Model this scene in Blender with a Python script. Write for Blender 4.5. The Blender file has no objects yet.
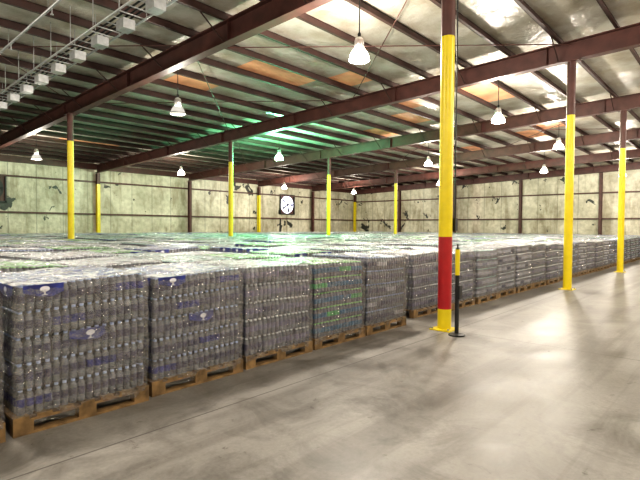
import bpy, math, random
import numpy as np
from mathutils import Vector, Matrix
random.seed(7); rng=np.random.default_rng(7)
sc=bpy.context.scene
sc.view_settings.view_transform='Standard'
try: sc.view_settings.look='Medium High Contrast'
except Exception as e: print('look',e)
PWR=1.3
# ---------------------------------------------------------------- helpers
def link(o):
    sc.collection.objects.link(o); return o
def nmat(name):
    m=bpy.data.materials.new(name); m.use_nodes=True
    nt=m.node_tree; b=nt.nodes['Principled BSDF']
    return m,nt,b
def simple(name,col,rough=.5,metal=0,noise=0.0,nscale=8,spec=.5):
    m,nt,b=nmat(name)
    b.inputs['Base Color'].default_value=(*col,1)
    b.inputs['Roughness'].default_value=rough
    b.inputs['Metallic'].default_value=metal
    b.inputs['Specular IOR Level'].default_value=spec
    if noise>0:
        tc=nt.nodes.new('ShaderNodeTexCoord'); n=nt.nodes.new('ShaderNodeTexNoise')
        n.inputs['Scale'].default_value=nscale; n.inputs['Detail'].default_value=4
        nt.links.new(tc.outputs['Object'],n.inputs['Vector'])
        r=nt.nodes.new('ShaderNodeValToRGB')
        r.color_ramp.elements[0].position=.3; r.color_ramp.elements[1].position=.7
        r.color_ramp.elements[0].color=tuple(c*(1-noise) for c in col)+(1,)
        r.color_ramp.elements[1].color=tuple(min(1,c*(1+noise)) for c in col)+(1,)
        nt.links.new(n.outputs['Fac'],r.inputs['Fac']); nt.links.new(r.outputs['Color'],b.inputs['Base Color'])
    return m
class MB:
    def __init__(s): s.v=[];s.f=[];s.m=[];s.sm=[]
    def add(s,vs,fs,mi,smooth=False):
        o=len(s.v); s.v.extend([tuple(map(float,v)) for v in vs])
        for f in fs:
            s.f.append(tuple(i+o for i in f)); s.m.append(mi); s.sm.append(smooth)
    def box(s,x0,x1,y0,y1,z0,z1,mi=0):
        vs=[(x0,y0,z0),(x1,y0,z0),(x1,y1,z0),(x0,y1,z0),(x0,y0,z1),(x1,y0,z1),(x1,y1,z1),(x0,y1,z1)]
        s.add(vs,[(0,3,2,1),(4,5,6,7),(0,1,5,4),(1,2,6,5),(2,3,7,6),(3,0,4,7)],mi)
    def lathe(s,prof,cx,cy,n,mi,cap=True,smooth=True):
        vs=[];fs=[]
        for r,z in prof:
            for k in range(n):
                a=2*math.pi*k/n; vs.append((cx+r*math.cos(a),cy+r*math.sin(a),z))
        for i in range(len(prof)-1):
            for k in range(n):
                k2=(k+1)%n; fs.append((i*n+k,i*n+k2,(i+1)*n+k2,(i+1)*n+k))
        if isinstance(mi,(list,tuple)):
            for i in range(len(prof)-1):
                s.add(vs[i*n:(i+2)*n],[(k,(k+1)%n,n+(k+1)%n,n+k) for k in range(n)],mi[i],smooth)
            last=mi[-1]; first=mi[0]
        else:
            s.add(vs,fs,mi,smooth); last=first=mi
        if cap:
            s.add(vs[-n:],[tuple(range(n))],last); s.add(vs[:n],[tuple(reversed(range(n)))],first)
    def tube(s,p,q,r,mi,n=8):
        p=Vector(p);q=Vector(q);d=(q-p); u=d.orthogonal().normalized(); w=d.normalized().cross(u)
        vs=[tuple(c+u*(r*math.cos(2*math.pi*k/n))+w*(r*math.sin(2*math.pi*k/n))) for c in (p,q) for k in range(n)]
        s.add(vs,[(k,(k+1)%n,n+(k+1)%n,n+k) for k in range(n)],mi,True)
        s.add(vs[:n],[tuple(reversed(range(n)))],mi); s.add(vs[n:],[tuple(range(n))],mi)
    def mesh(s,name,mats):
        me=bpy.data.meshes.new(name); me.from_pydata(s.v,[],s.f)
        for m in mats: me.materials.append(m)
        me.polygons.foreach_set('material_index',s.m)
        me.polygons.foreach_set('use_smooth',s.sm); me.update(); return me
    def obj(s,name,mats,loc=(0,0,0)):
        o=bpy.data.objects.new(name,s.mesh(name,mats)); o.location=loc; return link(o)
# ---------------------------------------------------------------- layout (metres)
BAY=6.88; YC=3.56; ROW=14.25
XW=BAY*6; YW=YC+2*ROW; X0=-BAY*2; YS=YC-ROW
SL=0.032
def zraf(y): return 5.95-SL*(y-YC)        # rafter underside
RD=.5; PD=.2
def zceil(y): return zraf(y)+RD+PD+.01
# ---------------------------------------------------------------- materials
steel=simple('brown_primer_steel',(.085,.032,.026),.5,0,.3,3)
steel2=simple('brown_primer_purlin',(.05,.022,.018),.6,0,.3,3)
yellow=simple('safety_yellow_paint',(.76,.60,.015),.35,0,.08,5)
red=simple('red_paint',(.40,.015,.02),.4,0,.12,6)
black=simple('black_paint',(.015,.015,.015),.5)
galv=simple('galvanised_steel',(.45,.46,.47),.4,.7,.15,10)
wood=simple('pallet_wood',(.21,.13,.055),.8,0,.5,9)
# floor
floorm,nt,b=nmat('concrete_floor')
N=nt.nodes.new; L=nt.links.new
tc=N('ShaderNodeTexCoord')
def noise(sc_,det=6,rough=.6,vec=None,dist=0,typ=None):
    n=N('ShaderNodeTexNoise'); n.inputs['Scale'].default_value=sc_; n.inputs['Detail'].default_value=det
    if typ: n.noise_type=typ
    n.inputs['Roughness'].default_value=rough; n.inputs['Distortion'].default_value=dist
    L(vec or tc.outputs['Object'],n.inputs['Vector']); return n
def ramp(src,p0,c0,p1,c1):
    r=N('ShaderNodeValToRGB'); e=r.color_ramp.elements
    e[0].position=p0;e[1].position=p1;e[0].color=(*c0,1);e[1].color=(*c1,1); L(src,r.inputs['Fac']); return r
def mixc(mode,fac,a,bb):
    m=N('ShaderNodeMixRGB'); m.blend_type=mode
    if isinstance(fac,float): m.inputs[0].default_value=fac
    else: L(fac,m.inputs[0])
    for i,x in ((1,a),(2,bb)):
        if isinstance(x,tuple): m.inputs[i].default_value=(*x,1)
        else: L(x,m.inputs[i])
    return m
def math_(op,a,v=None,clamp=False):
    n=N('ShaderNodeMath'); n.operation=op; n.use_clamp=clamp
    L(a,n.inputs[0])
    if v is not None:
        if isinstance(v,(int,float)): n.inputs[1].default_value=v
        else: L(v,n.inputs[1])
    return n.outputs[0]
n1=noise(.35,5,.6); n2=noise(1.6,9,.72,dist=.8); n3=noise(30,4,.7); n5=noise(5,6,.7,dist=.3)
c1=ramp(n1.outputs['Fac'],.3,(.215,.205,.19),.7,(.355,.342,.32))
c2=ramp(n2.outputs['Fac'],.36,(.55,.54,.53),.56,(1,1,1))
c3=ramp(n3.outputs['Fac'],.3,(.82,.82,.82),.7,(1,1,1))
c5=ramp(n5.outputs['Fac'],.29,(.36,.34,.32),.37,(1,1,1))
m1=mixc('MULTIPLY',1.0,c1.outputs[0],c2.outputs[0]); m2=mixc('MULTIPLY',1.0,m1.outputs[0],c3.outputs[0]); m2=mixc('MULTIPLY',.9,m2.outputs[0],c5.outputs[0])
mp=N('ShaderNodeMapping'); mp.inputs['Scale'].default_value=(.12,2.2,1); mp.inputs['Rotation'].default_value=(0,0,.12); L(tc.outputs['Object'],mp.inputs[0])
n6=noise(1.2,5,.6,mp.outputs[0],dist=.4); c6=ramp(n6.outputs['Fac'],.36,(.70,.69,.68),.5,(1,1,1)); m2=mixc('MULTIPLY',.9,m2.outputs[0],c6.outputs[0])
sep=N('ShaderNodeSeparateXYZ'); L(tc.outputs['Object'],sep.inputs[0])
def joint(out,off,period,wd):
    a=N('ShaderNodeMath');a.operation='ADD';a.inputs[1].default_value=-off;L(out,a.inputs[0])
    p=N('ShaderNodeMath');p.operation='PINGPONG';p.inputs[1].default_value=period/2;L(a.outputs[0],p.inputs[0])
    l=N('ShaderNodeMath');l.operation='LESS_THAN';l.inputs[1].default_value=wd;L(p.outputs[0],l.inputs[0]); return l
jx=joint(sep.outputs[0],0.05,BAY,.008); jy=joint(sep.outputs[1],YC-.12,ROW/2,.008)
mx=N('ShaderNodeMath');mx.operation='MAXIMUM';L(jx.outputs[0],mx.inputs[0]);L(jy.outputs[0],mx.inputs[1])
mj=N('ShaderNodeMath');mj.operation='MULTIPLY';mj.inputs[1].default_value=.75;L(mx.outputs[0],mj.inputs[0])
m3=mixc('MIX',mj.outputs[0],m2.outputs[0],(.05,.045,.04))
L(m3.outputs[0],b.inputs['Base Color'])
rr=ramp(n2.outputs['Fac'],.3,(.32,.32,.32),.7,(.54,.54,.54)); L(rr.outputs[0],b.inputs['Roughness'])
b.inputs['Specular IOR Level'].default_value=.42
bm=N('ShaderNodeBump');bm.inputs['Strength'].default_value=.15;L(n3.outputs['Fac'],bm.inputs['Height']);L(bm.outputs[0],b.inputs['Normal'])
# ceiling insulation
ceilm,nt,b=nmat('vinyl_insulation_ceiling'); N=nt.nodes.new; L=nt.links.new; tc=N('ShaderNodeTexCoord')
n1=noise(.25,4,.5); n2=noise(1.4,6,.6)
c1=ramp(n1.outputs['Fac'],.35,(.40,.38,.33),.65,(.66,.64,.57))
c2=ramp(n2.outputs['Fac'],.35,(.70,.64,.56),.6,(1,1,1))
m1=mixc('MULTIPLY',1.0,c1.outputs[0],c2.outputs[0])
L(m1.outputs[0],b.inputs['Base Color']); b.inputs['Roughness'].default_value=.28
bm=N('ShaderNodeBump');bm.inputs['Strength'].default_value=.7;bm.inputs['Distance'].default_value=.12;L(n2.outputs['Fac'],bm.inputs['Height']);L(bm.outputs[0],b.inputs['Normal'])
# wall insulation
wallm,nt,b=nmat('vinyl_insulation_wall'); N=nt.nodes.new; L=nt.links.new; tc=N('ShaderNodeTexCoord')
n1=noise(.5,4,.5); n2=noise(.8,4,.6,dist=.5); n4=noise(3,5,.6)
mpw=N('ShaderNodeMapping'); mpw.inputs['Scale'].default_value=(1,1,.22); L(tc.outputs['Object'],mpw.inputs[0])
n7=noise(1.3,6,.65,mpw.outputs[0],dist=.5)
c1=ramp(n1.outputs['Fac'],.35,(.50,.46,.35),.65,(.76,.71,.58))
c2=ramp(n4.outputs['Fac'],.35,(.76,.75,.72),.6,(1,1,1))
c7=ramp(n7.outputs['Fac'],.36,(.55,.50,.42),.52,(1,1,1))
m1=mixc('MULTIPLY',1.0,c1.outputs[0],c2.outputs[0]); m1=mixc('MULTIPLY',.8,m1.outputs[0],c7.outputs[0])
sep=N('ShaderNodeSeparateXYZ'); L(tc.outputs['Object'],sep.inputs[0])
sxy=N('ShaderNodeMath'); sxy.operation='ADD'; L(sep.outputs[0],sxy.inputs[0]); L(sep.outputs[1],sxy.inputs[1])
sj=joint(sxy.outputs[0],.3,1.5,.03)
sm=N('ShaderNodeMath');sm.operation='MULTIPLY';sm.inputs[1].default_value=.45;L(sj.outputs[0],sm.inputs[0])
m1=mixc('MIX',sm.outputs[0],m1.outputs[0],(.12,.11,.08))
pr=ramp(n2.outputs['Fac'],.63,(0,0,0),.645,(1,1,1))
m2=mixc('MIX',pr.outputs[0],m1.outputs[0],(.03,.03,.025))
L(m2.outputs[0],b.inputs['Base Color']); b.inputs['Roughness'].default_value=.38
bm=N('ShaderNodeBump');bm.inputs['Strength'].default_value=.5;bm.inputs['Distance'].default_value=.1;L(n4.outputs['Fac'],bm.inputs['Height']);L(bm.outputs[0],b.inputs['Normal'])
# clear film: transparent + milky stretch + white crease lines (film scatter plus painted-in highlights) + strong gloss
def wrapmat(name,lo,hi,milk,crease_glint,gloss,rough,p0,p1,d1,d2,sz=2.6):
    global N,L,tc
    m,nt,b=nmat(name); N=nt.nodes.new; L=nt.links.new; tc=N('ShaderNodeTexCoord')
    oi=N('ShaderNodeObjectInfo')
    va=N('ShaderNodeVectorMath'); va.operation='MULTIPLY_ADD'; L(oi.outputs['Random'],va.inputs[0]); va.inputs[1].default_value=(37,37,37); L(tc.outputs['Object'],va.inputs[2])
    mp=N('ShaderNodeMapping'); mp.inputs['Rotation'].default_value=(.5,.4,0); mp.inputs['Scale'].default_value=(1.0,1.0,sz); L(va.outputs[0],mp.inputs[0])
    n1=noise(3.2,4,.6,mp.outputs[0],dist=2.0); n2=noise(12,3,.6,mp.outputs[0],dist=1.2)
    c1=ramp(n1.outputs['Fac'],p0,(lo,lo,lo),p1,(hi,hi,hi))
    def lines(n,w,amt):
        a=math_('SUBTRACT',n.outputs['Fac'],.5); a=math_('ABSOLUTE',a)
        return ramp(a,0,(amt,)*3,w,(0,0,0)).outputs[0]
    l1=lines(n1,.012,crease_glint); l2=lines(n2,.016,crease_glint*.6)
    fac=math_('MAXIMUM',c1.outputs[0],l1); fac=math_('MAXIMUM',fac,l2)
    bm=N('ShaderNodeBump');bm.inputs['Strength'].default_value=1.0;bm.inputs['Distance'].default_value=d1;L(n1.outputs['Fac'],bm.inputs['Height'])
    bm2=N('ShaderNodeBump');bm2.inputs['Strength'].default_value=1.0;bm2.inputs['Distance'].default_value=d2;L(n2.outputs['Fac'],bm2.inputs['Height']);L(bm.outputs[0],bm2.inputs['Normal'])
    tr=N('ShaderNodeBsdfTransparent'); tr.inputs[0].default_value=(.95,.95,.97,1)
    df=N('ShaderNodeBsdfDiffuse'); df.inputs[0].default_value=(*milk,1); L(bm2.outputs[0],df.inputs['Normal'])
    gl=N('ShaderNodeBsdfGlossy'); gl.inputs['Color'].default_value=(1,1,1,1); gl.inputs['Roughness'].default_value=rough; L(bm2.outputs[0],gl.inputs['Normal'])
    a=N('ShaderNodeMixShader'); L(fac,a.inputs[0]); L(tr.outputs[0],a.inputs[1]); L(df.outputs[0],a.inputs[2])
    c=N('ShaderNodeMixShader'); c.inputs[0].default_value=gloss; L(a.outputs[0],c.inputs[1]); L(gl.outputs[0],c.inputs[2])
    L(c.outputs[0],nt.nodes['Material Output'].inputs['Surface']); nt.nodes.remove(b); return m
wrap=wrapmat('stretch_wrap',.04,.36,(.58,.58,.62),.62,.19,.09,.50,.70,.15,.05)
topfilm=wrapmat('case_top_film',.20,.70,(.74,.79,.82),.75,.28,.12,.47,.62,.10,.04,1.0)
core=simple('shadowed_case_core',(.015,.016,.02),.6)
bottle=simple('clear_bottle_plastic',(.17,.18,.21),.08,0,.5,12,.9)
# ---------------------------------------------------------------- room shell
m=MB(); m.box(X0,XW,YS,YW,-.2,0); m.obj('floor',[floorm])
m=MB(); zc0,zc1=zceil(YS),zceil(YW)
m.add([(X0,YS,zc0),(XW,YS,zc0),(XW,YW,zc1),(X0,YW,zc1),(X0,YS,zc0+.15),(XW,YS,zc0+.15),(XW,YW,zc1+.15),(X0,YW,zc1+.15)],
      [(0,1,2,3),(7,6,5,4),(0,4,5,1),(1,5,6,2),(2,6,7,3),(3,7,4,0)],0); m.obj('ceiling',[ceilm])
def wall(name,x0,x1,y0,y1,zs):
    m=MB(); vs=[(x0,y0,0),(x1,y0,0),(x1,y1,0),(x0,y1,0),(x0,y0,zs(y0)),(x1,y0,zs(y0)),(x1,y1,zs(y1)),(x0,y1,zs(y1))]
    m.add(vs,[(0,3,2,1),(4,5,6,7),(0,1,5,4),(1,2,6,5),(2,3,7,6),(3,0,4,7)],0); m.obj(name,[wallm])
wall('wall_left',X0,XW,YW,YW+.2,lambda y:zceil(YW)+.1)
wall('wall_back',XW,XW+.2,YS,YW+.2,lambda y:zceil(y)+.05)
wall('wall_right',X0,XW,YS-.2,YS,lambda y:zceil(YS)+.1)
wall('wall_front',X0-.2,X0,YS,YW+.2,lambda y:zceil(y)+.05)
warm_light=simple('painted_warm_light',(.85,.40,.22),.5,0,.3,1.5)  # warm reflected light put into the colour of the patches
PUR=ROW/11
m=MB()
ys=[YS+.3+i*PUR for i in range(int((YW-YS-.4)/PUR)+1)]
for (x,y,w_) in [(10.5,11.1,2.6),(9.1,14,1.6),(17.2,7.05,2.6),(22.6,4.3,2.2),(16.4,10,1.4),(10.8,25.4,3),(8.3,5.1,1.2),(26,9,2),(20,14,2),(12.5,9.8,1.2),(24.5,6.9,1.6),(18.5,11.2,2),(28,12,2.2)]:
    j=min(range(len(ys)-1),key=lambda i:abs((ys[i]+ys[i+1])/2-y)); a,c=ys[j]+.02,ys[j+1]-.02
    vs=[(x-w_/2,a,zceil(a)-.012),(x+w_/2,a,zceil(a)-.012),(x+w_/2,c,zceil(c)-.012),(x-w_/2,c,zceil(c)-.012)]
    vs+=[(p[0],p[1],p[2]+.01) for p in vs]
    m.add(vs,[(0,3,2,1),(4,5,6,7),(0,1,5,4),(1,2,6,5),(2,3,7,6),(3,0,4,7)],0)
m.obj('warm_light_patches',[warm_light])  # thin quads under the ceiling, coloured as orange lamp light
# wall framing
m=MB()
for z in (2.35,4.45): m.box(X0,XW-.3,YW-.16,YW,z-.05,z+.05)
m.box(X0,XW-.3,YW-.22,YW,5.25,5.6)
m.obj('trim_1',[steel])
m=MB()
for z in (2.35,4.3): m.box(XW-.16,XW,YS,YW-.3,z-.05,z+.05)
for y in np.arange(YW-5.9,YS,-5.9): 
    m.box(XW-.26,XW-.24,y-.1,y+.1,0,zceil(y)-.25); m.box(XW-.24,XW-.02,y-.012,y+.012,0,zceil(y)-.25); m.box(XW-.02,XW,y-.1,y+.1,0,zceil(y)-.25)
m.obj('trim_2',[steel])
for k in range(-1,7):
    x=BAY*k if k<6 else XW-.2
    m=MB()
    for (a,z1,mi) in ((0,4.3,1 if k%2==0 else 0),(4.3,zraf(YW)-.02,0)):
        m.box(x-.1,x+.1,YW-.46,YW-.44,a,z1,mi); m.box(x-.01,x+.01,YW-.44,YW-.24,a,z1,mi); m.box(x-.1,x+.1,YW-.24,YW-.225,a,z1,mi)
    m.obj('wall_column',[steel,yellow])
# rafters: I beams
for k in range(-1,7):
    x=BAY*k if k<6 else XW-.42
    m=MB()
    def slab(xa,xb,o0,o1):
        ya,yb=YS+.05,YW-.24
        vs=[(xx,yy,zraf(yy)+o) for o in (o0,o1) for yy in (ya,yb) for xx in (xa,xb)]
        m.add(vs,[(0,2,3,1),(4,5,7,6),(0,1,5,4),(2,6,7,3),(0,4,6,2),(1,3,7,5)],0)
    slab(x-.12,x+.12,0,.025); slab(x-.008,x+.008,.025,RD-.025); slab(x-.12,x+.12,RD-.025,RD)
    for j in range(0,10):
        y=YS+.6+j*ROW/3*1.0
        if y<YW-.5: m.box(x-.1,x+.1,y-.006,y+.006,zraf(y)+.02,zraf(y)+RD-.03)
    m.obj('roof_beam',[steel])
m=MB()
for y in ys:
    z=zraf(y)+RD
    m.box(X0+.02,XW-.02,y-.006,y+.006,z,z+PD); m.box(X0+.02,XW-.02,y-.08,y+.006,z+.0,z+.012); m.box(X0+.02,XW-.02,y-.006,y+.08,z+PD-.012,z+PD)
for k in range(-1,6):
    for y in ys[1::2]:
        x=BAY*k
        for sx in (-1,1):
            m.tube((x+sx*.1,y,zraf(y)+.03),(x+sx*.75,y,zraf(y)+RD+.02),.018,0,5)
m.obj('roof_purlins',[steel2])
m=MB()
for k,(ya,yb) in ((1,(YC,YC+ROW/2)),(1,(YC+ROW/2,YC+ROW)),(3,(YC,YC+ROW/2)),(3,(YC+ROW/2,YC+ROW)),(2,(YC+ROW,YC+1.5*ROW)),(0,(YC+ROW/2,YC+ROW))):
    m.tube((BAY*k+.12,ya,zraf(ya)+RD-.06),(BAY*(k+1)-.12,yb,zraf(yb)+RD-.06),.014,0,6)
    m.tube((BAY*(k+1)-.12,ya,zraf(ya)+RD-.1),(BAY*k+.12,yb,zraf(yb)+RD-.1),.014,0,6)
m.obj('roof_brace_rods',[steel])
# ---------------------------------------------------------------- columns
colpos=[]
def column(x,y,redband=False):
    zt=zraf(y); r=.105; m=MB()
    if redband:
        prof=[(r,.015),(r,.33),(r,1.46),(r,4.55),(r,zt-.02)]; mi=[1,2,1,0]
    else:
        prof=[(r,.015),(r,4.55),(r,zt-.02)]; mi=[1,0]
    m.lathe(prof,0,0,28,mi,cap=True)
    m.box(-.17,.17,-.17,.17,0,.018,1); m.box(-.14,.14,-.2,.2,zt-.025,zt-.002,0)
    for sx in (-1,1):
        for sy in (-1,1): m.lathe([(.016,.018),(.016,.045)],sx*.135,sy*.135,6,3)
        m.add([(sx*.1,-.008,zt-.02),(sx*.1,.008,zt-.02),(sx*.1,.008,zt-.22),(sx*.1,-.008,zt-.22),(sx*.14,-.008,zt-.02),(sx*.14,.008,zt-.02)],[(0,1,5,4),(2,3,4,5),(0,4,3),(1,2,5),(0,3,2,1)],0)
    m.obj('steel_column',[steel,yellow,red,galv],(x,y,0)); colpos.append((x,y))
for k in range(-1,6): column(BAY*k+(.05 if k==1 else 0),YC,k==1)
for k in range(-1,6): column(BAY*k-(.10 if k==1 else 0),YC+ROW)
m=MB(); m.lathe([(.12,0),(.12,.02),(.03,.035),(.03,.9),(.034,.9),(.034,1.28),(.022,1.3)],0,0,16,[0,0,0,0,1,0])
m.box(-.045,.045,-.06,-.03,.55,.75,0); m.tube((0,0,1.3),(0,0,1.36),.012,0)
m.obj('stanchion_post',[black,yellow],(6.66,3.22,0))
m=MB(); m.tube((0,0,1.7),(0,0,zraf(YC)-.05),.012,0,6); m.box(-.04,.04,-.03,.03,1.55,1.75,0)
m.obj('electrical_conduit',[black],(BAY+.18,YC-.09,0))
# ---------------------------------------------------------------- pallet meshes
W,D=1.09,1.2; NL=5; LH=.2; PH=.14
def film_noise(seed,amp):
    r=np.random.default_rng(seed); K=r.normal(0,1,(14,2))*9; ph=r.uniform(0,6.28,14)
    return lambda u,v: amp*sum(math.sin(K[i,0]*u+K[i,1]*v+ph[i]) for i in range(14))/5
def make_pallet(idx,labels,caps,prints,tp,bot=bottle):
    M=MB(); r_=random.Random(idx)
    for i in range(7):
        x=-W/2+i*(W-.11)/6; M.box(x,x+.11,-D/2,D/2,.118,.14,0)
    for y in (-D/2,-.045,D/2-.09): M.box(-W/2,W/2,y,y+.09,.098,.118,0)
    for y in (-D/2,-.045,D/2-.09):
        for x in (-W/2,-.07,W/2-.14): M.box(x,x+.14,y,y+.09,.02,.098,0)
    for y in (-D/2,-.045,D/2-.09): M.box(-W/2,W/2,y,y+.09,0,.02,0)
    nwood=len(M.v)
    nx,ny=16,18; px=(W-.06)/nx; py=(D-.06)/ny
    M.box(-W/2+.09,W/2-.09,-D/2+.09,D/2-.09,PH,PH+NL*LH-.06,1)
    prof=[(.026,0),(.031,.012),(.031,.06),(.0315,.062),(.0315,.125),(.031,.127),(.0305,.15),(.016,.178),(.0165,.18),(.0165,.197)]
    jit={(l,c):(r_.uniform(-.008,.008),r_.uniform(-.008,.008)) for l in range(NL) for c in range(12)}
    for l in range(NL):
        z0=PH+l*LH
        for i in range(nx):
            for j in range(ny):
                edge=i in(0,nx-1) or j in (0,ny-1)
                if not(edge or l==NL-1): continue
                jx_,jy_=jit[(l,i//4+4*(j//6))]
                cx=-W/2+.03+px*(i+.5)+r_.uniform(-.002,.002)+jx_; cy=-D/2+.03+py*(j+.5)+r_.uniform(-.002,.002)+jy_
                case=(i//4+ (j//6)*7+l*13)
                lm=3 if (case*7+idx)%5 else 8
                p=[(a,z0+b_) for a,b_ in prof] if edge else [(a,z0+b_) for a,b_ in prof[5:]]
                mi=[2,2,2,lm,2,2,2,4,4] if edge else [2,2,4,4]
                n=8
                vs=[]
                for r,z in p:
                    for k in range(n):
                        a=2*math.pi*k/n; vs.append((cx+r*math.cos(a),cy+r*math.sin(a),z))
                o=len(M.v); M.v.extend(vs)
                for q in range(len(p)-1):
                    for k in range(n):
                        M.f.append((o+q*n+k,o+q*n+(k+1)%n,o+(q+1)*n+(k+1)%n,o+(q+1)*n+k)); M.m.append(mi[q]); M.sm.append(True)
                M.f.append(tuple(o+(len(p)-1)*n+k for k in range(n))); M.m.append(4); M.sm.append(False)
    zt=PH+NL*LH-.001
    for a in range(4):
        for c in range(3):
            if r_.random()>tp: continue
            x0=-W/2+.03+px*4*a+.02; y0=-D/2+.03+py*6*c+.03; ww=px*4-.04; dd=py*6-.06
            s0=r_.uniform(0,.5)*dd; s1=s0+r_.uniform(.2,.35)*dd
            M.add([(x0,y0+s0,zt),(x0+ww,y0+s0+.02,zt),(x0+ww,y0+s1,zt),(x0+ww*.5,y0+s1+.03,zt+.004),(x0,y0+s1-.01,zt)],[(0,1,2,3,4)],9)
    if prints:
        for l in range(NL):
            z0=PH+l*LH
            for side in range(4):
                Ls=W if side%2==0 else D; H=D if side%2==0 else W
                for c in range(3):
                    if l<NL-1 and r_.random()>prints*.06: continue
                    if l==NL-1 and r_.random()>prints: continue
                    u0=-Ls/2+.05+c*(Ls-.1)/3+.02; u1=u0+(Ls-.1)/3-.04
                    d=H/2-.016
                    def T(u,z,e=0):
                        a=d+e
                        return [(u,-a,z),(a,u,z),(-u,a,z),(-a,-u,z)][side]
                    zt=z0+LH-.008; zb=z0+.105
                    um=(u0+u1)/2+r_.uniform(-.04,.04)
                    M.add([T(u0,zb+.03),T(um-.05,zb),T(um+.06,zb-.01),T(u1,zb+.02),T(u1,zt),T(u0,zt)],[(0,1,2,3,4,5)],6)
                    cz=zt-.035
                    el=[T(um+.036*math.cos(t),cz+.022*math.sin(t),.003) for t in np.linspace(0,2*math.pi,16,endpoint=False)]
                    M.add(el,[tuple(range(16))],7)
                    M.add([T(um-.006,cz-.042,.003),T(um+.006,cz-.042,.003),T(um+.006,cz,.003),T(um-.006,cz,.003),],[(0,1,2,3)],7)
                    M.add([T(um-.022,cz-.048,.003),T(um+.022,cz-.048,.003),T(um+.022,cz-.042,.003),T(um-.022,cz-.042,.003),],[(0,1,2,3)],7)
    f=film_noise(idx*5+1,.006); n=128; nv=30; Ht=NL*LH
    vs=[]
    per=2*(W+D)
    for j in range(nv):
        v=j/(nv-1)
        for k in range(n):
            s=k/n*per; 
            if s<W: x,y=-W/2+s,-D/2
            elif s<W+D: x,y=W/2,-D/2+s-W
            elif s<2*W+D: x,y=W/2-(s-W-D),D/2
            else: x,y=-W/2,D/2-(s-2*W-D)
            sc_=1-.006+f(s*3,v*2)/.6+ .006*math.sin(v*NL*2*math.pi)
            z=.07+v*(Ht+PH-.065)
            if j==nv-1: sc_-=.10
            if j==nv-2: sc_-=.025; z+=.022
            if j==nv-3: sc_-=.006; z+=.01
            vs.append((x*sc_,y*sc_,z+ (f(s*2,5)*2.5 if j==0 else 0)))
    fs=[(j*n+k,j*n+(k+1)%n,(j+1)*n+(k+1)%n,(j+1)*n+k) for j in range(nv-1) for k in range(n)]
    M.add(vs,fs,5,True)
    g=26; f=film_noise(idx*5+2,.006); vs=[]
    for a in range(g):
        for c in range(g):
            x=-W/2*.97+W*.97*a/(g-1); y=-D/2*.97+D*.97*c/(g-1)
            dip=.016*(abs(math.sin(math.pi*3*a/(g-1)))**.3)
            dip*= (abs(math.sin(math.pi*4*c/(g-1)))**.3)
            vs.append((x,y,PH+NL*LH-.012+dip+f(x*4,y*4)*1.1+.006))
    M.add(vs,[(a*g+c,(a+1)*g+c,(a+1)*g+c+1,a*g+c+1) for a in range(g-1) for c in range(g-1)],10,True)
    # load lean, mid-height bulge and sag above the wooden base
    lx,ly=r_.uniform(-.012,.012),r_.uniform(-.008,.010); sgx=r_.uniform(-.018,.018)
    for q in range(nwood,len(M.v)):
        x,y,z=M.v[q]; t=max(0,(z-PH)/(NL*LH)); bu=1+.014*math.sin(min(1,t)*math.pi)
        M.v[q]=(x*bu+lx*t,y*bu+ly*t,z+t*(sgx*x/W*1.6+.008*math.sin(x*4+idx)))
    tops={0:blue_print,1:lilac,2:green_print,3:silver,4:blue_print,5:teal_print}[idx]
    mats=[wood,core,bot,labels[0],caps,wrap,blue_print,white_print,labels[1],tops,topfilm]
    return M.mesh('bottled_water_pallet_mesh_%d'%idx,mats)
blue_print=simple('blue_case_print',(.018,.03,.20),.3,0,.5,14)
green_print=simple('green_case_print',(.14,.48,.10),.35,0,.4,14)
teal_print=simple('teal_case_print',(.08,.42,.38),.35,0,.4,14)
white_print=simple('white_case_print',(.65,.67,.75),.4)
navy=simple('navy_label',(.012,.02,.17),.35,0,.4,20)
slate=simple('slate_label',(.04,.042,.09),.4,0,.4,20)
lilac=simple('lilac_label',(.14,.13,.21),.4,0,.3,20)
silver=simple('silver_label',(.34,.35,.40),.35,0,.3,20)
green=simple('green_label',(.07,.36,.12),.4,0,.3,20)
teal=simple('teal_label',(.03,.12,.22),.4,0,.3,20)
capw=simple('white_cap',(.80,.84,.88),.35); capb=simple('blue_cap',(.40,.50,.80),.35); capg=simple('green_cap',(.33,.75,.28),.35)
capt=simple('teal_cap',(.5,.74,.70),.35)
V=[make_pallet(0,(slate,navy),capb,.7,.25),
   make_pallet(1,(lilac,slate),capw,.15,.2),
   make_pallet(2,(teal,green),capg,.3,.35),
   make_pallet(3,(silver,slate),capw,0,.1),
   make_pallet(4,(slate,silver),capb,.15,.2),
   make_pallet(5,(silver,lilac),capt,0,.2)]
stock=bpy.data.objects.new('bottled_water_pallet_stock',None); link(stock)
Y0=4.17; PX=1.148; PY=1.265
cnt=0
def clash(x,y):
    return any(abs(x-cx)<W/2+.14 and abs(y-cy)<D/2+.14 for cx,cy in colpos)
cols=[]
for i in range(-6,5): cols.append((1.10+PX*(i+.5),(-.10,-.05,-.02,0,0)[i] if i>=0 else -.11))
x=7.36+PX*.5
while x+W/2<XW-1.0: cols.append((x,.2 if x<9 else .08)); x+=PX+.02
front_kind={0:0,1:0,2:1,3:2,4:4}
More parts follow.
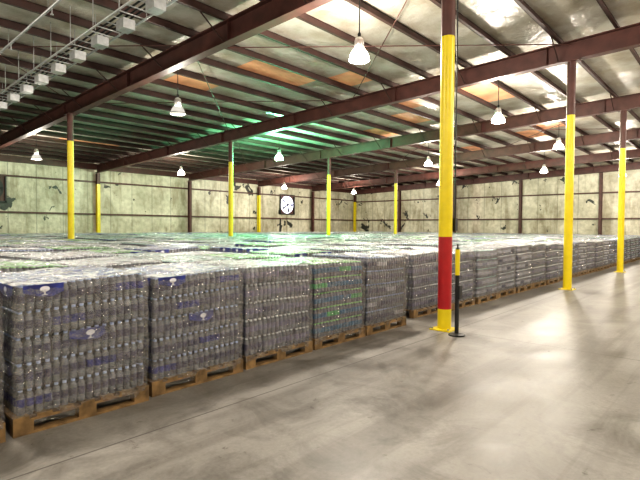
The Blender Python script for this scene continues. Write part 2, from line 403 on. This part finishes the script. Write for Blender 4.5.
for ci,(x,off) in enumerate(cols):
    for j in range(20):
        y=Y0+(off if j==0 else .30)+D/2+j*PY
        if y+D/2>YW-.7: continue
        if clash(x,y): continue
        i=ci-6
        if j==0:
            kind=front_kind.get(i, random.choice([3,5,3,4,1]) if i>4 else 0)
        else:
            if x<7: kind=random.choices([0,1,2,3,4,5],[2,3,2,3,2,3] if j<3 else [1,2,6,2,1,4])[0]
            else: kind=random.choices([0,1,2,3,4,5],[1,3,2,5,1,3])[0]
        name='bottled_water_pallet' if j==0 else 'pallet_load'
        o=bpy.data.objects.new(name,V[kind])
        o.location=(x+random.uniform(-.012,.012),y+random.uniform(-.01,.01)+(random.uniform(-.04,.03) if j==0 and i>4 else 0),0)
        o.rotation_euler=(0,0,random.uniform(-.008,.008)+(math.pi if (random.random()<.5 and not 0<=i<2) else 0))
        o.scale=(1,1,random.uniform(.965,1.035) if j or i>4 else (1.02,.995,1.0,.985,1.01)[max(0,min(4,i))])
        link(o)
        if j>0: o.parent=stock
        cnt+=1
print('pallets',cnt)
# ---------------------------------------------------------------- lamps
def glow(name,col,s,trans=True):
    m,nt,b=nmat(name)
    if trans:
        e=nt.nodes.new('ShaderNodeEmission'); e.inputs[0].default_value=(*col,1); e.inputs[1].default_value=s
        t=nt.nodes.new('ShaderNodeBsdfTransparent'); t.inputs[0].default_value=(.92,.92,.92,1)
        a=nt.nodes.new('ShaderNodeAddShader'); nt.links.new(e.outputs[0],a.inputs[0]); nt.links.new(t.outputs[0],a.inputs[1])
        nt.links.new(a.outputs[0],nt.nodes['Material Output'].inputs['Surface'])
    else:
        b.inputs['Base Color'].default_value=(.8,.8,.8,1)
        b.inputs['Emission Color'].default_value=(*col,1); b.inputs['Emission Strength'].default_value=s
    return m
gw=glow('lamp_glass_white',(1,.90,.72),14); gg=glow('lamp_glass_green',(.35,1,.65),14); gd=glow('lamp_glass_dim',(1,.95,.85),.35)
alu=simple('spun_aluminium',(.6,.6,.6),.3,.8)
def lamp(x,y,z,kind='w',power=520):
    m=MB()
    zt=zceil(y)-.02-z
    m.lathe([(.21,0),(.205,.05),(.17,.14),(.11,.22),(.085,.24)],0,0,28,1)
    m.lathe([(.215,-.01),(.218,.015),(.21,.03)],0,0,28,0,cap=False)
    m.lathe([(.09,.235),(.1,.26),(.1,.38),(.08,.44),(.03,.47)],0,0,20,0)
    m.tube((0,0,.46),(0,0,zt),.012,2,6)
    m.lathe([(.03,.48),(.04,.52),(.02,.56)],0,0,10,2)
    g={'w':gw,'g':gg,'d':gd}[kind]
    o=m.obj('high_bay_lamp',[alu,g,black],(x,y,z))
    ld=bpy.data.lights.new('bulb','POINT'); ld.energy=power*PWR; ld.shadow_soft_size=.18
    ld.color={'w':(1,.91,.79),'g':(.22,1,.5),'d':(1,.93,.8)}[kind]
    lo=bpy.data.objects.new('bulb',ld); link(lo); lo.parent=o; lo.location=(0,0,.05)
for a in [(8.0,6.1,5.05,'w',640),(15.6,6.2,5.05,'w',560),(22.4,6.25,5.05,'w',560),(30.5,9.3,4.95),(36,6.2,5.0),
          (22.9,12.8,4.9),(34,26.4,4.6),(26.3,27.3,4.6),(33,17.5,4.8),(16,25.5,4.7),
          (1,6.2,5.05,'w',360),(-6,6.2,5.05),(0,16,4.9,'w',400),  # out-of-view lamps from here to list end, added to light floor and pallets
          (1.5,-1,5.2,'w',400),(8.5,-1,5.2,'w',400),(15.5,-1,5.2),(22.5,-1,5.2),(29.5,-1,5.2),(-6,-1,5.2),
          (5,-7.5,5.4,'w',400),(14,-7.5,5.4),(24,-7.5,5.4)]: lamp(*a)
lamp(7.8,12.6,4.9,'d',120); lamp(8,25,4.7,'d',300); lamp(16.3,17.3,4.9,'g',1500)
# ---------------------------------------------------------------- cable ladder with boxes, upper left
m=MB(); xa=4.55; hw=.27
def zt_(y): return zraf(y)-.12
for dx in (-hw,hw):
    m.tube((xa+dx,1.5,zt_(1.5)),(xa+dx,24,zt_(24)),.024,0,6)
y=1.6
while y<24:
    m.tube((xa-hw,y,zt_(y)),(xa+hw,y,zt_(y)),.014,0,5); y+=.32
y=2.0; i=0
while y<24:
    for dx in (-hw,hw): m.tube((xa+dx,y,zt_(y)),(xa+dx,y,zceil(y)-.01),.01,0,5)
    m.box(xa-.1,xa+.14,y+.2,y+.5,zt_(y)-.22,zt_(y)-.03,0)
    y+=1.15; i+=1
for dx in (-.12,0,.1): m.tube((xa+dx,1.5,zt_(1.5)+.035),(xa+dx,24,zt_(24)+.035),.022,1,6)
m.obj('cable_ladder',[galv,black])
m=MB(); xp=3.7
m.tube((xp,-6,zraf(-6)+.28),(xp,26,zraf(26)+.28),.03,0,8)
for y in np.arange(-5,25,2.6):
    m.tube((xp,y,zraf(y)+.28),(xp,y,zraf(y)+.14),.012,0,6); m.lathe([(.03,zraf(y)+.12),(.035,zraf(y)+.13),(.015,zraf(y)+.15)],xp,y,8,0)
    m.tube((xp,y+.2,zraf(y)+.28),(xp,y+.2,zceil(y)-.02),.006,0,5)
m.obj('sprinkler_pipe',[galv])
# ---------------------------------------------------------------- exhaust fans on left wall
daylight=glow('daylight_behind_fan',(.75,.75,1),3,False)
def fan(x,z,s,lit,name):
    m=MB(); t=.08
    m.box(-s,s,-.14,0,-s,-s+t,0);m.box(-s,s,-.14,0,s-t,s,0);m.box(-s,-s+t,-.14,0,-s,s,0);m.box(s-t,s,-.14,0,-s,s,0)
    m.box(-s+t,s-t,-.03,-.01,-s+t,s-t,2)
    R=s-.12; n=36
    vs=[(R*math.cos(2*math.pi*k/n),-.035,R*math.sin(2*math.pi*k/n)) for k in range(n)]
    m.add(vs,[tuple(range(n))],1)
    for b_ in range(5):
        a=b_*2*math.pi/5
        pr=[(0.12,a-.3),(R*.9,a-.2),(R*.95,a+.1),(0.12,a+.3)]
        m.add([(r*math.cos(t_),-.06-(.05 if q>1 else 0),r*math.sin(t_)) for q,(r,t_) in enumerate(pr)],[(0,1,2,3)],0)
    m.add([(.14*math.cos(2*math.pi*k/16),-.12,.14*math.sin(2*math.pi*k/16)) for k in range(16)],[tuple(range(16))],0)
    m.obj(name,[black,daylight if lit else black,steel],(x,YW-.01,z))
fan(31.2,3.65,.92,True,'exhaust_fan'); fan(7.85,3.7,.8,False,'exhaust_fan')
# ---------------------------------------------------------------- camera
cam=bpy.data.cameras.new('camera'); co=bpy.data.objects.new('camera',cam); link(co)
cam.lens=27.06; cam.sensor_width=36; cam.clip_end=200
yaw=math.radians(41.8); pitch=math.radians(-1.55); roll=math.radians(.35)
fw=Vector((math.cos(yaw)*math.cos(pitch),math.sin(yaw)*math.cos(pitch),math.sin(pitch)))
q=fw.to_track_quat('-Z','Y'); co.rotation_mode='QUATERNION'
co.rotation_quaternion=q @ Matrix.Rotation(roll,4,'Z').to_quaternion()
co.location=(0,0,1.6); sc.camera=co
w=bpy.data.worlds.new('world'); sc.world=w; w.use_nodes=True; w.node_tree.nodes['Background'].inputs[0].default_value=(.5,.5,.5,1); w.node_tree.nodes['Background'].inputs[1].default_value=.3
